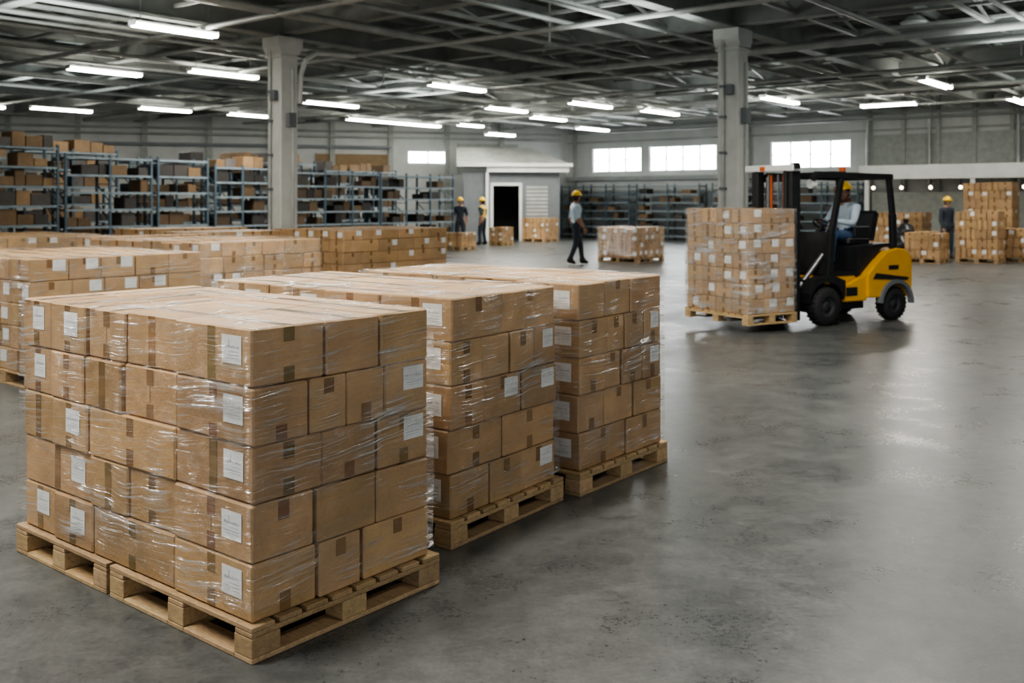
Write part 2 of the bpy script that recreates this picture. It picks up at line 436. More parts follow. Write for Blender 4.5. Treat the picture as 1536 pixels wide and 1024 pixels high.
# ------------------------------------------------------------------ fluorescent fixtures
def fixture(x,y,z,L,ang=ANG):
    e=empty('fluorescent_light_fixture',(x,y,z),ang); b=MB()
    b.prism([(-L/2,.03),(L/2,.03),(L/2,.08),(-L/2,.08)],-.07,.07,M_WHITE)
    b.box((-L/2,-.11,-.02),(-L/2+.03,.11,.08),M_WHITE);b.box((L/2-.03,-.11,-.02),(L/2,.11,.08),M_WHITE)
    for s in (-L*.4,L*.4): b.cyl((s,0,.08),(s,0,5.7-z),.010,M_BEAM,n=6)
    b.build('housing',e); b=MB()
    for y_ in (-.068,.068): b.cyl((-L/2+.04,y_,.0),(L/2-.04,y_,.0),.036,M_TUBE,n=8)
    b.build('tubes',e)
KF=.958
for x,y,z,L in ((-6.56,19.25,5,1.85),(-10.5,25.5,5,2.0),(-7.58,26,5,2.1),(-16.5,36.2,5,2.3),(-12.7,36.2,5,2.1),(-10.3,38.6,5,1.9),
    (-18.9,34.6,5,2.2),(-6.25,34.2,5,2.4),(-1.61,29.1,5,2.4),(-4.9,41.5,4.93,5.4),(-1.8,42.6,4.9,1.6),(-.2,36.2,5,2.3),(-.49,41,4.4,1.8),
    (1.48,40.2,5,2.3),(2.74,34.4,5,2.5),(3.35,41,4.63,2.2),(5.6,37.3,5,2.6),(8.9,32.8,5,2.7),(12.06,28.1,5,2.6),(16.9,33.0,5,2.4)):
    fixture(round(x*KF,2),round(y*KF,2),round(1.7+(z-1.7)*KF,3),round(L*KF,2))
fixture(12.5,32.8,4.85,1.85,ANG-math.pi/2)
for x,y in ((-3.2,2.5),(.8,7.4),(-6.5,8.5),(4.5,2.5),(-2.5,12.5)):
    fixture(x,y,4.86,2.4)
def area(name,x,y,z,sx,sy,p,c,ang=ANG,up=False):
    l=bpy.data.lights.new(name,'AREA'); l.shape='RECTANGLE'; l.size=sx; l.size_y=sy; l.energy=p; l.color=c
    o=bpy.data.objects.new(name,l); col.objects.link(o); o.location=(x,y,z); o.rotation_euler=(math.pi if up else 0,0,ang)
for x,y,p in ((-3.6,3.2,260),(-6.5,8.5,180),(.8,7.4,180),(4.5,2.5,45),(-2.5,12.5,180),(4,10.5,125),(9.5,17,160),(-10,13,160),
              (-7,26.5,210),(1,28,230),(10,25,220),(-12,32,220),(0,37,270),(16,24,170)):
    area('ceiling_lamp_and_fill',x,y,4.8,2.3,.5,p,(1,.95,.87))  # the one near the forklift has no fixture, placed to brighten the driver
for x,y,p in ((-8,17,50),(2,18,45),(10,19,45),(-13,28,70),(-3,30,75),(7,31,75),(15,26,65)):
    area('ceiling_fill_up',x,y,4.7,2.3,2.0,p,(.95,1,.97),up=True)  # added upward fill that brightens the ceiling, no fixtures here

# ------------------------------------------------------------------ pallets & cartons
def pallet(L,W,H=.134,off=(0,0,0),n=8):
    b=MB(); ox,oy,oz=off
    def bx(a,c):
        k=U(.76,1.12); b.box((a[0]+ox,a[1]+oy,a[2]+oz),(c[0]+ox,c[1]+oy,c[2]+oz),M_WOOD,(k,k*U(.95,1),k*U(.88,1)),ch=.003)
    t=.02
    bw=.105
    for i in range(n):
        x=(L-bw)*i/(n-1); bx((x,0,H-t),(x+bw,W,H))
    for i in range(3):
        y=(W-bw)*i/2; bx((0,y,H-2*t),(L,y+bw,H-t-.001))
    for i in range(3):
        for j in range(3):
            x=(L-.13)*i/2; y=(W-.11)*j/2; bx((x,y,t),(x+.13,y+.11,H-2*t-.001))
    for i in range(3):
        y=(W-.11)*i/2; bx((0,y,0),(L,y+.11,t-.001))
    for j in (0,2):
        x=(L-.1)*j/2
        for i in range(2):
            y0=.11+(W-.11)*i/2; bx((x,y0-.0+.001,0),(x+.1,(W-.11)*(i+1)/2-.001,t-.001))
    return b
def tintr(a=.80,c=1.12):
    k=U(a,c); return (k*U(.98,1.03),k,k*U(.92,1.05))
def carton(b,a,c,lx=0,ly=0,detail=2,px=.06):
    cx,cy,cz=[(a[i]+c[i])/2 for i in range(3)]; hx,hy,hz=[(c[i]-a[i])/2-.0042 for i in range(3)]
    hz+=.0026
    X=Matrix.Translation((cx+U(-.006,.006),cy+U(-.006,.006),cz))@Matrix.Rotation(U(-.016,.016),4,'Z')
    t=tintr(); b.box((-hx,-hy,-hz),(hx,hy,hz),M_CARD,t,X,ch=.007)
    if detail==0: return
    e=.0012; tw=.026
    longx = hx>hy
    tt=tuple(q*U(.9,1.1) for q in t)
    if longx:
        b.add([(-hx+.008,-.002,hz+e*1.6),(hx-.008,-.002,hz+e*1.6),(hx-.008,.002,hz+e*1.6),(-hx+.008,.002,hz+e*1.6)],[(0,1,2,3)],M_SEAM,(1,1,1),X)
        b.add([(-hx+.007,-tw,hz+e),(hx-.007,-tw,hz+e),(hx-.007,tw,hz+e),(-hx+.007,tw,hz+e)],[(0,1,2,3)],M_TAPE,tt,X)
    else:
        b.add([(-tw,-hy+.007,hz+e),(tw,-hy+.007,hz+e),(tw,hy-.007,hz+e),(-tw,hy-.007,hz+e)],[(0,1,2,3)],M_TAPE,tt,X)
        b.add([(-.002,-hy+.008,hz+e*1.6),(.002,-hy+.008,hz+e*1.6),(.002,hy-.008,hz+e*1.6),(-.002,hy-.008,hz+e*1.6)],[(0,1,2,3)],M_SEAM,(1,1,1),X)
    def fx(y0,y1,z0,z1,m,o=e,t_=(1,1,1)): b.add([(-hx-o,y1,z0),(-hx-o,y0,z0),(-hx-o,y0,z1),(-hx-o,y1,z1)],[(0,1,2,3)],m,t_,X)
    def fy(x0,x1,z0,z1,m,o=e,t_=(1,1,1)): b.add([(x0,-hy-o,z0),(x1,-hy-o,z0),(x1,-hy-o,z1),(x0,-hy-o,z1)],[(0,1,2,3)],m,t_,X)
    q=U(.06,.085)
    fx(-tw,tw,hz-q,hz-.006,M_TAPE,e,tt); fx(-tw,tw,-hz+.006,-hz+q*.9,M_TAPE,e,tt)
    if R()<.35: fx(-tw,tw,-hz+q*.9,hz-q,M_TAPE,e,tuple(x*1.25 for x in tt))
    if R()<.6: fy(-tw,tw,hz-q,hz-.006,M_TAPE,e,tt)
    if R()<.4: fy(-tw,tw,-hz+.006,-hz+q,M_TAPE,e,tt)
    if R()<.5: fx(-.0015,.0015,-hz+q,hz-q,M_SEAM,e*.6)
    def label(f,x0,w,h,z0):
        f(x0,x0+w,z0,z0+h,M_LABEL,.0025)
        if detail>1:
            f(x0+w*.12,x0+w*.88,z0+h*.30,z0+h*.32,M_INK,.0035)
            f(x0+w*.12,x0+w*.60,z0+h*.42,z0+h*.435,M_INK,.0035)
            f(x0+w*.12,x0+w*.75,z0+h*.2,z0+h*.213,M_INK,.0035)
            xx=x0+w*.12
            while xx<x0+w*.85:
                ww=U(.002,.006); f(xx,xx+ww,z0+h*.56,z0+h*U(.59,.66),M_INK,.0035); xx+=ww+U(.002,.006)
            f(x0+w*.62,x0+w*.64,z0+h*.6,z0+h*.85,M_INK,.0035)
    w=min(.125,hy*.8); hh=min(.108,hz*1.05)
    if lx==1: label(fx,-hy+px,w,hh,hz-.022-hh-U(0,.02))
    elif lx==2: label(fx,hy-w-.04,w*.6,min(.05,hz),-hz*.4)
    if ly: label(fy,hx-min(.12,hx)-.03,min(.12,hx),min(.10,hz),-hz*.1)
def wrap(L0,L1,W0,W1,z0,z1,m=M_WRAP,res=.06,off=.016):
    b=MB(); loop=[]
    def seg(p,q):
        n=max(2,int((Vector(q)-Vector(p)).length/res))
        for i in range(n): loop.append(Vector(p).lerp(Vector(q),i/n))
    A=(L0-off,W0-off);B=(L1+off,W0-off);C=(L1+off,W1+off);D=(L0-off,W1+off)
    seg(A,B);seg(B,C);seg(C,D);seg(D,A)
    n=len(loop);rows=max(3,int((z1-z0)/res))
    cx,cy=(L0+L1)/2,(W0+W1)/2; vs=[]
    for j in range(rows+1):
        for p in loop:
            d=Vector((p.x-cx,p.y-cy)).normalized(); k=U(-.005,.005)
            vs.append((p.x+d.x*k,p.y+d.y*k,z0+(z1-z0)*j/rows+(U(-.02,.02) if j in(0,) else 0)))
    b.add(vs,[(j*n+i,j*n+(i+1)%n,(j+1)*n+(i+1)%n,(j+1)*n+i) for j in range(rows) for i in range(n)],m,(1,1,1),None,True)
    vs=[]
    for k in range(3):
        for p in loop:
            d=Vector((p.x-cx,p.y-cy)); ins=k*U(.10,.20)
            sx=p.x-math.copysign(min(ins,abs(d.x)*.8),d.x) ; sy=p.y-math.copysign(min(ins,abs(d.y)*.8),d.y)
            vs.append((sx,sy,z1+.008+k*U(.0,.005)))
    b.add(vs,[(k*n+i,k*n+(i+1)%n,(k+1)*n+(i+1)%n,(k+1)*n+i) for k in range(2) for i in range(n)],m,(1,1,1),None,True)
    return b
def split(a,c,n,j=.12):
    s=[a+(c-a)*i/n for i in range(n+1)]; d=(c-a)/n
    return [s[0]]+[x+U(-j,j)*d for x in s[1:-1]]+[s[-1]]

P0=Vector((-.950,3.609,0))
RH=.217; PH=.134
rows1=[
 ([.02,.54,1.18,1.53,1.84],[.02,.33,.556,.95]),
 ([.02,.54,.89,1.20,1.84],[.02,.319,.64,.95]),
 ([.02,.54,1.21,1.54,1.84],[.02,.352,.645,.95]),
 ([.02,.54,.94,1.25,1.56,1.84],[.02,.285,.48,.69,.95]),
 ([.02,.54,.93,1.24,1.56,1.84],[.02,.37,.66,.95])]
def big_stack(rows,loc,rz,name='stretch_wrapped_pallet_stack'):
    e=empty(name,loc,rz)
    pallet(1.0,1.0).build('wooden_pallet',e)
    pallet(1.0,.84,off=(.0,1.03,0)).build('wooden_pallet_second',e)
    b=MB()
    for r,(vs,us) in enumerate(rows):
        z0=PH+.001+r*RH; z1=z0+RH
        for j in range(len(vs)-1):
            uu = us if j==0 else split(.02+U(-.010,.012),.95,3)
            dz=U(-.006,.010)
            for i in range(len(uu)-1):
                lx=0
                if i==0: lx = 1 if (j==0 or (j>=len(vs)-3 and R()<.5)) else (2 if R()<.15 else 0)
                ly = (j==0 and i==len(uu)-2 and r in (2,3)) or (j==0 and R()<.05)
                top=dz+U(-.003,.003) if r==len(rows)-1 else 0
                carton(b,(uu[i],vs[j],z0),(uu[i+1],vs[j+1],z1+top),lx,ly)
    b.build('cardboard_boxes',e)
    wrap(.02,.95,.02,1.84,PH+.04,PH+5*RH-.004).build('stretch_film',e)
    return e
big_stack(rows1,P0,ANG)
rows2=[([.02,.50,.92,1.35,1.84],[.02,.34,.62,.95]),([.02,.50,1.0,1.4,1.84],[.02,.46,.95]),([.02,.5,.92,1.35,1.84],[.02,.30,.62,.95]),
       ([.02,.5,1.0,1.4,1.84],[.02,.28,.52,.74,.95]),([.02,.5,.92,1.38,1.84],[.02,.46,.95])]
big_stack(rows2,P0+D1*1.33+D2*.235,ANG+math.radians(3))
rows3=[([.02,.50,.92,1.35,1.84],[.02,.52,.95]),([.02,.50,1.0,1.4,1.84],[.02,.30,.62,.95]),([.02,.5,.92,1.35,1.84],[.02,.30,.48,.72,.95]),
       ([.02,.5,1.0,1.4,1.84],[.02,.33,.52,.74,.95]),([.02,.5,.92,1.38,1.84],[.02,.30,.58,.95])]
big_stack(rows3,P0+D1*2.43+D2*.245,ANG+math.radians(.5))

def mid_stack(x,y,L,W,H,nu,nv,rows,rz=ANG,det=1,film=M_WRAP,z=0,name='stretch_wrapped_pallet_stack',dens=1):
    e=empty(name,(x,y,z),rz)
    npx=max(1,round(L/1.05)); npy=max(1,round(W/1.05))
    for i in range(npx):
        for j in range(npy):
            pallet(L/npx-.03,W/npy-.03,off=(i*L/npx+.015,j*W/npy+.015,0),n=6).build('wooden_pallet',e)
    b=MB(); rh=(H-PH)/rows
    for r in range(rows):
        vs=split(.02,W-.02,nv)
        for j in range(nv):
            us=split(.02,L-.02,nu)
            dz=U(-.04,.0) if r==rows-1 else 0
            for i in range(nu):
                if 0<i<nu-1 and 0<j<nv-1 and r<rows-1: continue
                carton(b,(us[i],vs[j],PH+.001+r*rh),(us[i+1],vs[j+1],PH+(r+1)*rh+dz),(1 if i==0 and R()<.4 else 0),(j==0 and R()<.35),det,.03)
    b.build('cardboard_boxes',e)
    if film: wrap(.02,L-.02,.02,W-.02,PH+.03,H-.005,film,.12).build('stretch_film',e)
    return e
mid_stack(-4.305,8.8,1.8,2.2,1.17,5,5,5)
mid_stack(-3.95,12.5,2.0,3.2,1.17,6,7,5)
mid_stack(-2.95,17.3,2.7,2.0,1.20,6,5,5,film=None)
mid_stack(-5.3,17.0,2.0,3.0,1.17,5,6,5,film=None)
mid_stack(-8.2,15.2,2.2,3.0,1.12,5,6,5)
mid_stack(-7.6,11.2,2.0,2.6,1.10,5,6,5)
mid_stack(3.38,26.5,1.43,1.33,.97,5,4,4,film=M_WRAP)
mid_stack(1.3,39.6,1.0,1.2,1.0,3,3,4,film=None)
mid_stack(-1.7,33.2,.8,.8,.62,2,2,3,film=None)
mid_stack(-.35,36.4,.7,.7,.7,2,2,3,film=None)
mid_stack(11.35,26.2,1.0,.95,.85,3,3,3,film=None)
mid_stack(12.9,26.2,.85,1.1,1.42,3,4,5,film=None)
mid_stack(14.25,26.5,1.0,1.1,.95,3,3,3,film=None)
mid_stack(14.8,29.2,1.0,1.4,2.25,3,4,8,film=None)
mid_stack(12.0,30.4,1.0,1.1,1.15,3,3,4,film=None)
mid_stack(13.3,32.0,1.1,1.5,1.3,3,4,5,film=None)
mid_stack(17.0,28.6,1.1,1.5,1.4,3,4,5,film=None)

# ------------------------------------------------------------------ racking
def rack(x,y,L,H,D,levels,fill,rz=ANG,top=0.0,bay=1.2,dark=.6):
    e=empty('metal_shelving_rack',(x,y,0),rz); b=MB(); nb=max(1,round(L/bay)); bw=L/nb
    for i in range(nb+1):
        for yy in (0,D-.05):
            b.box((i*bw-.03,yy,0),(i*bw+.03,yy+.05,H),M_RACK)
        z=.15
        while z+.5<H:
            b.bar((i*bw,.04,z),(i*bw,D-.04,z+.45),.025,.02,M_RACK); b.bar((i*bw,.04,z+.45),(i*bw,D-.04,z+.46),.025,.02,M_RACK); z+=.5
    zs=[.12+(H-.25)*k/levels for k in range(levels+1)]
    for z in zs:
        b.box((.0,.0,z),(L,.03,z+.055),M_RACKL); b.box((0,D-.03,z),(L,D,z+.055),M_RACKL); b.box((.0,.03,z+.03),(L,D-.03,z+.045),M_RACK)
    b.build('frame',e)
    b=MB()
    for k,z in enumerate(zs):
        gap=(zs[1]-zs[0])
        isTop=(k==len(zs)-1)
        if isTop and top<=0: continue
        for i in range(nb):
            xx=i*bw+.06
            while xx<(i+1)*bw-.25:
                w=U(.25,.5); w=min(w,(i+1)*bw-.05-xx)
                if R()<(top if isTop else fill):
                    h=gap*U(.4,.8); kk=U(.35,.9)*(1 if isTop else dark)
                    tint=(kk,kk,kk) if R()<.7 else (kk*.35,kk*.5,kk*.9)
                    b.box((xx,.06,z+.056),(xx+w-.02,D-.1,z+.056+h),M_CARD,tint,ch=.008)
                xx+=w
    if b.v: b.build('shelf_contents',e)
L0=Vector((-11.9,23,0))
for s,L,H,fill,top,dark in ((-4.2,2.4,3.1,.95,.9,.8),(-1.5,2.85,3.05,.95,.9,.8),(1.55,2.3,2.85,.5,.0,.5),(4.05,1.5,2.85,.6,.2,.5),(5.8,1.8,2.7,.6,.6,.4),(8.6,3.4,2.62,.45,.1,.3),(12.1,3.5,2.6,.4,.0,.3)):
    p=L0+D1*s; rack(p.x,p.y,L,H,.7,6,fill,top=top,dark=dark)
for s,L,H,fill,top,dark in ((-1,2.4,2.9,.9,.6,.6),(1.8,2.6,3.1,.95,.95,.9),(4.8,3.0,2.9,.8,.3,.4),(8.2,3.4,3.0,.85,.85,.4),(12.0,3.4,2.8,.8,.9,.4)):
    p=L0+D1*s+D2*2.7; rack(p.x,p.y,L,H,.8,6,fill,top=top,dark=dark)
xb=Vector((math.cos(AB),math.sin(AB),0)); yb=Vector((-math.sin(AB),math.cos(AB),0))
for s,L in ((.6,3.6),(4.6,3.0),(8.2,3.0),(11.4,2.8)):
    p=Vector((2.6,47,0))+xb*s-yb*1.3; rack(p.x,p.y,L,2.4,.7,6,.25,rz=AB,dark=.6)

# ------------------------------------------------------------------ office booth with pitched roof
e=empty('office_booth',(-2.0,41.0,0),math.radians(4)); b=MB()
b.box((0,0,0),(1.15,.12,2.85),M_GREY); b.box((1.15,0,2.3),(2.35,.12,2.85),M_GREY); b.box((2.35,0,0),(4.0,.12,2.85),M_GREY)
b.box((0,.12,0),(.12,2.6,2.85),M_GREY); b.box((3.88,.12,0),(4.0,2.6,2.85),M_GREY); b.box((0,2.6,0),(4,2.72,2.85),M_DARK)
for k in range(14): b.box((2.6,-.02,.1+k*.16),(3.5,-.001,.2+k*.16),M_PIPE)
b.build('booth_walls',e); b=MB()
b.box((1.1,-.06,0),(1.22,.0,2.4),M_WHITE);b.box((2.3,-.06,0),(2.42,.0,2.4),M_WHITE);b.box((1.1,-.06,2.3),(2.42,0,2.42),M_WHITE)
b.box((.95,-.35,2.86),(4.35,-.2,3.18),M_WHITE); b.box((.9,-.3,0),(1.02,-.2,2.86),M_WHITE)
b.build('door_frame_and_fascia',e); b=MB()
b.add([(-.3,-.45,3.2),(4.5,-.45,3.15),(2.9,1.3,3.95),(-.3,1.3,3.95),(4.5,3.0,3.15),(-.3,3.0,3.2)],[(0,1,2,3),(3,2,4,5),(1,4,2)],M_PIPE)
b.add([(-.3,-.45,3.14),(4.5,-.45,3.10),(4.5,3.0,3.10),(-.3,3.0,3.14)],[(0,3,2,1)],M_GREY)
b.box((-.3,-.47,3.08),(4.5,-.42,3.22),M_WHITE)
for k in range(10): b.bar((k*.3,-.4,3.225),(k*.3,1.28,3.96),.03,.03,M_PIPE)
b.build('pitched_roof',e)

# mezzanine canopy along the right back wall
e=empty('mezzanine_canopy',(2.6,47,0),AB); b=MB()
b.box((14.6,-2.4,2.45),(27,-2.25,2.95),M_WHITE,ch=.01); b.box((14.6,-2.25,2.75),(27,-.25,2.85),M_GREY)
for s in (14.8,18.4,22,25.6): b.box((s,-2.38,0),(s+.14,-2.26,2.45),M_WHITE)
b.box((14.6,-.9,0),(27,-.7,2.0),M_PANEL)
b.build('deck_and_fascia',e); b=MB()
M_BULB=emit('warm_bulb',(1,.85,.6),9)
for k in range(12):
    s=15+k*1.0; b.sphere((s,-2.0,2.15),(.06,.06,.06),M_BULB,10,6); b.cyl((s,-2.0,2.2),(s,-2.0,2.75),.012,M_BLK,n=6)
b.build('pendant_bulbs',e)

# ------------------------------------------------------------------ forklift
FO=Vector((2.687,13.07,0)); FA=math.atan2(.49,.87)
fe=empty('forklift',FO,FA)
def arc(cx,cz,r,a0,a1,n=10): return [(cx+r*math.cos(math.radians(a0+(a1-a0)*i/n)),cz+r*math.sin(math.radians(a0+(a1-a0)*i/n))) for i in range(n+1)]
b=MB()
prof=[(2.30,.34)]+arc(2.86,.23,.30,160,15,10)+[(3.17,.34),(3.21,.45),(3.22,.78),(3.18,.92),(3.08,1.0),(2.90,1.02),(2.70,.98),(2.50,.84),(2.30,.66)]
b.prism(prof,-.53,.53,M_YEL)
b.prism([(1.86,.30),(2.32,.30),(2.32,.66),(2.15,.62),(1.86,.52)],-.50,.50,M_YEL)
b.prism([(1.55,.56)]+[(1.86,.52),(2.15,.62),(2.1,.68),(1.6,.66)],-.46,.46,M_YEL)
b.build('yellow_bodywork',fe,bevel=.02)
b=MB()
for y0,y1 in ((-.53,-.36),(.36,.53)):
    b.prism(arc(1.51,.26,.33,170,15,10)+[(1.86,.40),(1.86,.60),(1.62,.68),(1.30,.64),(1.18,.45)],y0,y1,M_BLK)
b.box((1.25,-.36,.18),(2.4,.36,.62),M_BLK)
b.box((1.6,-.47,.66),(2.2,.47,.70),M_BLK)
b.prism([(2.18,.66),(2.46,.86),(2.68,1.02),(2.86,1.05),(2.84,1.09),(2.18,1.06)],-.44,.44,M_BLK)
b.prism([(2.40,.60),(3.10,.56),(3.13,.60),(2.46,.68)],-.54,.54,M_BLK)
b.box((2.72,-.538,.72),(2.92,-.529,.78),M_BLK); b.box((1.9,-.508,.38),(2.12,-.499,.50),M_BLK,ch=.003)
b.prism([(1.58,.68),(1.75,.68),(1.80,1.22),(1.66,1.26)],-.40,.40,M_BLK)
for y0,y1 in ((-.57,-.50),(.50,.57)):
    b.prism(arc(2.86,.23,.35,175,0,12)+arc(2.86,.23,.295,0,175,12),y0,y1,M_GREY)
b.box((3.19,-.3,.25),(3.26,.3,.42),M_BLK)
for y_ in (-.44,.44): b.box((3.18,y_-.06,.80),(3.225,y_+.06,.90),M_ORANGE)
b.build('chassis_and_fenders',fe,bevel=.008)
b=MB()
b.box((2.22,-.25,1.06),(2.68,.25,1.17),M_BLK,ch=.03)
b.prism([(2.64,1.12),(2.76,1.12),(2.86,1.50),(2.80,1.55),(2.74,1.51)],-.24,.24,M_BLK)
b.box((2.3,-.30,1.17),(2.6,-.26,1.33),M_BLK,ch=.01)
b.build('operator_seat',fe,bevel=.02)
b=MB()
for y_ in (-.46,.46):
    b.bar((1.60,y_,.62),(1.66,y_,1.25),.07,.10,M_BLK); b.bar((1.66,y_,1.24),(1.86,y_,2.04),.06,.08,M_BLK)
    b.bar((2.90,y_,.98),(2.88,y_,1.5),.07,.10,M_BLK); b.bar((2.88,y_,1.49),(2.80,y_,2.04),.06,.08,M_BLK)
    b.bar((1.36,y_,2.05),(2.86,y_,2.03),.07,.08,M_BLK)
    b.bar((1.36,y_,2.05),(1.30,y_,1.98),.07,.07,M_BLK)
for k in range(12): x=1.38+k*.125; b.bar((x,-.46,2.055),(x,.46,2.055),.04,.03,M_BLK)
b.bar((2.84,-.46,2.03),(2.84,.46,2.03),.07,.08,M_BLK); b.bar((1.36,-.46,2.04),(1.36,.46,2.04),.08,.07,M_BLK)
b.box((2.05,-.1,2.08),(2.35,.1,2.11),M_BLK); b.cyl((2.6,.2,2.07),(2.6,.2,2.19),.05,M_ORANGE,n=12)
for y_ in (-.40,.40): b.cyl((1.32,y_,1.92),(1.39,y_,1.92),.065,M_WHITE,n=14); b.bar((1.36,y_,1.92),(1.38,y_,2.04),.02,.02,M_BLK)
b.build('overhead_guard',fe,bevel=.008)
b=MB()
b.cyl((1.76,0,1.15),(1.98,0,1.33),.03,M_BLK,n=10)
c=Vector((2.0,0,1.345)); d=Vector((.55,0,.83)).normalized()
b.lathe([(.15+.014*math.cos(t),.014*math.sin(t)) for t in [i*math.pi/4 for i in range(9)]],c,d,M_BLK,24)
q=d.orthogonal().normalized(); q2=d.cross(q)
for k in range(3):
    th=k*2.094; b.cyl(c,c+(q*math.cos(th)+q2*math.sin(th))*.15,.01,M_BLK,n=8)
for y_ in (-.26,-.32,-.38): b.cyl((1.74,y_,1.2),(1.84,y_,1.40),.009,M_STEEL,n=6); b.sphere((1.84,y_,1.41),(.02,.02,.02),M_BLK,8,6)
b.build('steering_column',fe)
b=MB()
for s in (-1,1):
    y=s*.35
    b.box((1.00,y-.035,.08),(1.16,y+.035,2.12),M_BLK,ch=.006); b.box((.98,s*.27-.03,.10),(1.10,s*.27+.03,2.10),M_BLK,ch=.006)
    b.cyl((1.13,s*.20,.2),(1.13,s*.20,1.45),.045,M_ORANGE,n=14); b.cyl((1.13,s*.20,1.45),(1.13,s*.20,2.02),.03,M_STEEL,n=12)
    b.cyl((1.04,s*.09,.3),(1.04,s*.09,2.05),.014,M_STEEL,n=6)
    b.cyl((1.12,s*.12,1.5),(1.12,s*.12,2.05),.02,M_ORANGE,n=8)
    b.cyl((1.2,s*.30,.5),(1.62,s*.34,.95),.035,M_STEEL,n=10)
for z in (.30,1.15,1.95): b.box((1.13,-.36,z),(1.17,.36,z+.10),M_BLK)
b.box((.98,-.42,2.09),(1.14,.50,2.18),M_WHITE,ch=.01); b.box((.975,.1,2.10),(.98,.2,2.16),M_ORANGE)
b.box((1.0,-.46,2.12),(1.08,-.38,2.2),M_BLK)
b.build('mast',fe)
b=MB()
b.box((.91,-.48,.18),(.96,.48,.26),M_BLK); b.box((.91,-.48,.52),(.96,.48,.60),M_BLK)
for k in range(7): y=-.47+k*.155; b.box((.915,y,.26),(.945,y+.03,1.25),M_BLK)
b.box((.91,-.48,1.22),(.95,.48,1.27),M_BLK)
for s in (-1,1):
    y=s*.26; b.prism([(.90,.13),(.90,.60),(.865,.60),(.865,.175),(-.0,.155),(-.02,.14),(-.0,.13)],y-.05,y+.05,M_STEEL)
b.build('fork_carriage',fe)
def wheel(x,y,r,w,rim,nm):
    b=MB(); s=-1 if y<0 else 1
    b.lathe([(r*.55,-w/2),(r*.9,-w/2),(r*.98,-w/2+.03),(r,-w/4),(r,w/4),(r*.98,w/2-.03),(r*.9,w/2),(r*.55,w/2)],(x,y,r),(0,1,0),M_RUB,36)
    for k in range(24):
        th=k*math.pi/12; X=Matrix.Translation((x,y,r))@Matrix.Rotation(th,4,'Y')
        b.box((-.012,-w/2+.01,r*.985),(.012,w/2-.01,r*1.0+.004),M_RUB,X=X)
    b.lathe([(.0,-w*.30),(r*.25,-w*.32),(r*.30,-w*.2),(r*.5,-w*.2),(r*.56,-w*.48),(r*.56,w*.48),(r*.5,w*.2),(r*.3,w*.2),(r*.25,w*.32),(0,w*.30)],(x,y,r),(0,1,0),rim,28)
    for k in range(6):
        th=k*math.pi/3; xx=x+math.cos(th)*r*.38; zz=r+math.sin(th)*r*.38
        b.cyl((xx,y-w*.26,zz),(xx,y+w*.26,zz),.012,M_STEEL,n=8)
    b.build(nm,fe)
M_RIM=simple('dark_wheel_rim',(.05,.052,.055),.5,.2)
for s in (-1,1):
    wheel(1.51,s*.46,.262,.19,M_RIM,'front_wheel'); wheel(2.86,s*.45,.235,.17,M_RIM,'rear_wheel')

# load on the forks
le=empty('forklift_pallet_load',FO+Vector((0,0,.1)),FA)
b=MB()
def plw(a,c):
    k=U(.8,1.1); b.box(a,c,M_WOOD,(k,k,k*.92),ch=.003)
for j in range(10):
    y=-.62+j*1.14/9; plw((0,y,.112),(.86,y+.10,.134))
for x in (0,.375,.76): plw((x,-.62,.085),(x+.10,.62,.111))
for x in (0,.375,.76):
    for y in (-.62,-.055,.51): plw((x,y,.02),(x+.10,y+.11,.084))
for y in (-.62,-.055,.51): plw((0,y,0),(.86,y+.11,.019))
b.build('wooden_pallet',le)
b=MB(); rh=(1.59-.234)/7
for r in range(7):
    vs=split(-.60,.60,4,.1)
    for j in range(4):
        us=split(.015,.84,3,.1)
        for i in range(3):
            carton(b,(us[i],vs[j],PH+.001+r*rh),(us[i+1],vs[j+1],PH+(r+1)*rh),1 if i==0 and R()<.5 else 0,j==0 and R()<.5,1,.03)
b.build('cardboard_boxes',le)
wrap(.015,.84,-.60,.60,PH+.02,PH+7*rh-.004,M_WRAP2,.08).build('stretch_film',le)

# ------------------------------------------------------------------ people
def skin_eval(vs,es,rad,roots,sub=2):
    me=bpy.data.meshes.new('tmp'); me.from_pydata([tuple(v) for v in vs],es,[]); o=bpy.data.objects.new('tmp',me); col.objects.link(o)
    o.modifiers.new('s','SKIN'); sm=o.modifiers.new('ss','SUBSURF'); sm.levels=sub; sm.render_levels=sub
    for i,r in enumerate(rad):
        d=me.skin_vertices[0].data[i]; d.radius=(r,r) if not isinstance(r,tuple) else r; d.use_root=(i in roots)
    dg=bpy.context.evaluated_depsgraph_get(); dg.update(); ev=o.evaluated_get(dg); m2=ev.to_mesh()
    V=[v.co.copy() for v in m2.vertices]; F=[list(p.vertices) for p in m2.polygons]
    ev.to_mesh_clear(); bpy.data.objects.remove(o); bpy.data.meshes.remove(me); return V,F
def segd(p,a,b_):
    ab=b_-a; t=max(0,min(1,(p-a).dot(ab)/max(ab.length_squared,1e-9))); return (p-(a+ab*t)).length
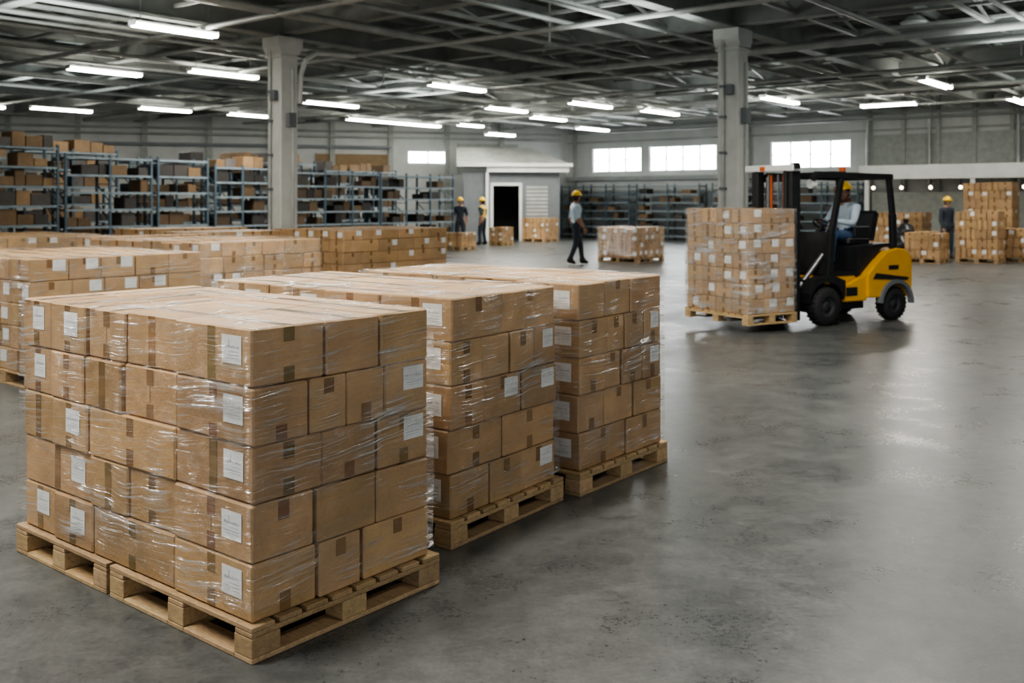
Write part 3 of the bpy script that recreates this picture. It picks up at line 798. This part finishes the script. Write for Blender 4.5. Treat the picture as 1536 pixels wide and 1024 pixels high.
def worker(loc,rz,J,top,sleeve,leg,fore,headturn=0,name='warehouse_worker',parent=None,hat=M_HAT,curl=.5,tilt=0):
    e=empty(name,loc,rz)
    J={k:Vector(v) for k,v in J.items()}
    names=['pelvis','waist','chest','up','neck','hb','shL','elL','wrL','shR','elR','wrR','hipL','knL','anL','toL','hipR','knR','anR','toR','hlL','hlR']
    rad=[.150,.135,.150,.125,.062,.058,.078,.052,.036,.078,.052,.036,.105,.072,.050,.042,.105,.072,.050,.042,.045,.045]
    idx={n:i for i,n in enumerate(names)}
    for s in 'LR':
        t=J['to'+s]-J['an'+s]; J['hl'+s]=J['an'+s]+Vector((-t.x*.35,-t.y*.35,-.045))
    E=[('pelvis','waist'),('waist','chest'),('chest','up'),('up','neck'),('neck','hb'),('up','shL'),('shL','elL'),('elL','wrL'),('up','shR'),('shR','elR'),('elR','wrR'),
       ('pelvis','hipL'),('hipL','knL'),('knL','anL'),('anL','toL'),('pelvis','hipR'),('hipR','knR'),('knR','anR'),('anR','toR'),('anL','hlL'),('anR','hlR')]
    V,F=skin_eval([J[n] for n in names],[(idx[a],idx[c]) for a,c in E],rad,[0])
    mats={('pelvis','waist'):leg,('waist','chest'):top,('chest','up'):top,('up','neck'):top,('neck','hb'):M_SKIN}
    for s in 'LR':
        mats[('up','sh'+s)]=top; mats[('sh'+s,'el'+s)]=sleeve; mats[('el'+s,'wr'+s)]=fore
        mats[('pelvis','hip'+s)]=leg; mats[('hip'+s,'kn'+s)]=leg; mats[('kn'+s,'an'+s)]=leg; mats[('an'+s,'to'+s)]=M_SHOE; mats[('an'+s,'hl'+s)]=M_SHOE
    tors=(('pelvis','waist'),('waist','chest'),('chest','up'))
    near=[]
    for p in V:
        k=min(mats,key=lambda q:segd(p,J[q[0]],J[q[1]])); near.append(k)
    for i,p in enumerate(V):
        if near[i] in tors:
            c=J[near[i][0]].y; p.y=c+(p.y-c)*.80; p.x*=1.08
    b=MB()
    byf={}
    for f in F:
        k=near[f[0]]; byf.setdefault(mats[k] if k!=('pelvis','waist') or sum(V[i].z for i in f)/len(f)<J['pelvis'].z+.07 else top,[]).append(f)
    b.add(V,[],M_SKIN)
    for m,fs in byf.items():
        mi=b.mi(m)
        for f in fs: b.f.append(f); b.m.append(mi); b.sm.append(True)
    b.build('body',e)
    b=MB()
    for s,sg in (('L',-1),('R',1)):
        d=(J['wr'+s]-J['el'+s]).normalized(); inw=Vector((-sg,0,0)); n=(inw-d*inw.dot(d)).normalized()
        if 'palm'+s in J: n=(J['palm'+s]-d*J['palm'+s].dot(d)).normalized()
        th=n.cross(d)*sg
        if th.y<0 and abs(d.z)>.6: th=-th
        w=J['wr'+s]; vs=[];es=[];rr=[];roots=[]
        def chain(pts,rs):
            o=len(vs); vs.extend(pts); rr.extend(rs); roots.append(o); es.extend([(o+i,o+i+1) for i in range(len(pts)-1)])
        chain([w-d*.01,w+d*.035,w+d*.075],[.026,(.034),(.036)])
        for k,(off,ln) in enumerate(((.028,.072),(.010,.082),(-.009,.076),(-.027,.060))):
            p=w+d*.07+th*off; a=curl*.5; pts=[p]; dd=d
            for q in range(3):
                ang=a*(q+.6); dd=(d*math.cos(ang)+n*math.sin(ang)); p=p+dd*ln*(.45,.32,.25)[q]; pts.append(p)
            chain(pts,[.011,.010,.009,.0075])
        p=w+d*.02+th*.022; chain([p,p+th*.028+d*.022+n*.01,p+th*.036+d*.05+n*.022,p+th*.034+d*.07+n*.03],[.013,.012,.010,.008])
        V2,F2=skin_eval(vs,es,rr,roots,1); b.add(V2,F2,M_SKIN,smooth=True)
    b.build('hands',e)
    hc=J['hb']+Vector((0,.02,.09)); X=Matrix.Translation(hc)@Matrix.Rotation(headturn,4,'Z')@Matrix.Rotation(tilt,4,'X')
    def hf(p):
        if p.z<0: k=1+p.z*2.6; p.x*=k; p.y=p.y*(1+p.z*1.2)+(-p.z)*.12
        if p.y>.07 and abs(p.x)<.03: p.y+=.004
        return p
    b=MB(); b.sphere((0,0,0),(.076,.096,.118),M_SKIN,22,16,X=X,fn=hf)
    b.add([(-.010,.088,.012),(.010,.088,.012),(-.016,.086,-.030),(.016,.086,-.030),(0,.120,-.024)],[(0,2,4),(0,4,1),(1,4,3),(2,3,4)],M_SKIN,X=X,smooth=True)
    for s in (-1,1):
        b.sphere((s*.078,-.005,-.005),(.010,.020,.032),M_SKIN,8,6,X=X)
        b.sphere((s*.030,.083,.012),(.014,.010,.009),M_WHITE,10,6,X=X); b.sphere((s*.030,.091,.012),(.006,.004,.006),M_HAIR,8,6,X=X)
        b.box((s*.030-.016,.086,.028),(s*.030+.016,.094,.034),M_HAIR,X=X)
    b.box((-.022,.088,-.056),(.022,.0965,-.050),M_LIPS,X=X)
    b.build('head',e)
    b=MB(); b.sphere((0,-.012,.018),(.082,.098,.108),M_HAIR,20,10,-.15,X=X)
    b.sphere((0,-.035,-.015),(.076,.074,.085),M_HAIR,18,10,X=X); b.build('hair',e)
    if hat:
        b=MB(); b.sphere((0,-.005,.045),(.108,.130,.112),hat,24,10,0.0,X=X)
        b.lathe([(.100,0),(.122,-.004),(.124,-.010),(.100,-.008)],(0,0,0),(0,0,1),hat,28,X=X@Matrix.Translation((0,.0,.048))@Matrix.Diagonal((1,1.2,1,1)))
        b.add([(-.08,.12,.046),(.08,.12,.046),(.055,.180,.036),(-.055,.180,.036),(-.08,.12,.038),(.08,.12,.038),(.055,.180,.028),(-.055,.180,.028)],[(0,1,2,3),(7,6,5,4),(3,2,6,7),(1,5,6,2),(0,3,7,4)],hat,X=X)
        b.prism([(-.125,.075)]+[( -.13*math.cos(math.radians(t)),.045+.120*math.sin(math.radians(t))) for t in range(20,170,15)]+[(.12,.07)],-.010,.010,hat,X=X@Matrix.Rotation(math.pi/2,4,'Z'))
        b.build('hard_hat',e)
    return e
def stand(step=0.0,arm=.06,wide=.0):
    dz=-abs(step)*.10
    return dict(pelvis=(0,0,.96+dz),waist=(0,0,1.10+dz),chest=(0,.01,1.28+dz),up=(0,-.005,1.40+dz),neck=(0,-.005,1.50+dz),hb=(0,.005,1.565+dz),
      shL=(-.185,-.005,1.415+dz),shR=(.185,-.005,1.415+dz),elL=(-.235,-.03-arm,1.13),elR=(.235,-.03+arm,1.13),wrL=(-.24,.04-arm*1.2,.88),wrR=(.24,.05+arm*2,.88),
      hipL=(-.095,0,.90+dz),hipR=(.095,0,.90+dz),knL=(-.10-wide,step*.55+.04,.49),knR=(.10+wide,-step*.35+.04,.49),anL=(-.10-wide,step,.085),anR=(.10+wide,-step,.085+abs(step)*.15),
      toL=(-.11-wide,step+.16,.042),toR=(.11+wide,-step+.16,.042))
wk=worker((1.68,26.0,0),math.radians(-78),stand(.19,.04),M_SHIRT,M_SHIRT,M_NAVY,M_SKIN,headturn=.6); wk.scale=(1.09,1.09,1.09)
worker((-1.85,35.4,0),math.radians(170),stand(.0,.03,.03),M_NAVY,M_NAVY,M_NAVY,M_SKIN)
worker((-1.10,37.2,0),math.radians(60),stand(.05,.05,.02),M_VEST,M_NAVY,M_NAVY,M_SKIN)
worker((12.5,28.4,0),math.radians(200),stand(.0,.03,.02),M_NAVY,M_NAVY,M_NAVY,M_NAVY)
sz=1.22
drv=dict(pelvis=(0,-.02,sz+.06),waist=(0,-.03,sz+.19),chest=(0,-.02,sz+.35),up=(0,-.01,sz+.46),neck=(0,.0,sz+.55),hb=(0,.01,sz+.61))
drv={k:(v[0],v[1],v[2]-.13) for k,v in drv.items()}
drv.update(shL=(-.185,-.01,1.56),shR=(.185,-.01,1.56),elL=(-.25,.12,1.34),elR=(.25,.10,1.34),wrL=(-.13,.33,1.375),wrR=(.13,.33,1.375),
  hipL=(-.10,.0,1.14),hipR=(.10,.0,1.14),knL=(-.14,.40,1.19),knR=(.14,.40,1.19),anL=(-.14,.46,.80),anR=(.14,.52,.80),toL=(-.14,.61,.745),toR=(.14,.67,.745),
  palmL=(0,.2,-1),palmR=(0,.2,-1))
ft=Vector((math.cos(FA),math.sin(FA),0))
dp=FO+ft*2.44
worker((dp.x,dp.y,.03),FA+math.pi/2,drv,M_SHIRT,M_SHIRT,M_JEANS,M_SHIRT,name='forklift_driver',curl=1.3,headturn=.45)

e=empty('black_plastic_sack',(11.0,27.9,0)); b=MB()
def crumple(p):
    k=1+.10*math.sin(p.x*17+p.z*9)+.07*math.sin(p.y*21+p.z*13); return Vector((p.x*k,p.y*k,p.z))
b.sphere((0,0,.38),(.34,.30,.38),M_SACK,24,16,fn=crumple); b.sphere((.36,.15,.36),(.30,.30,.36),M_SACK,24,16,fn=crumple); b.sphere((.15,.1,.80),(.28,.25,.26),M_SACK,24,16,fn=crumple)
b.cyl((.15,.1,1.0),(.17,.1,1.16),.05,M_SACK,r1=.09,n=12); b.build('sack_pile',e)

# ------------------------------------------------------------------ world, camera
w=bpy.data.worlds.new('daylight'); bpy.context.scene.world=w; w.use_nodes=True
bg=w.node_tree.nodes['Background']; bg.inputs[0].default_value=(.90,.95,1.0,1); bg.inputs[1].default_value=.85
cam=bpy.data.cameras.new('camera'); co=bpy.data.objects.new('camera',cam); col.objects.link(co)
co.location=(0,0,1.7); co.rotation_euler=(math.pi/2,0,0)
cam.sensor_width=36; cam.lens=34.73; cam.shift_y=-212/1536
cam.dof.use_dof=True; cam.dof.focus_distance=4.3; cam.dof.aperture_fstop=3.0
cam.clip_end=200
bpy.context.scene.camera=co
bpy.context.scene.view_settings.view_transform='AgX'
bpy.context.scene.view_settings.look='AgX - Medium High Contrast'
bpy.context.scene.view_settings.exposure=.12
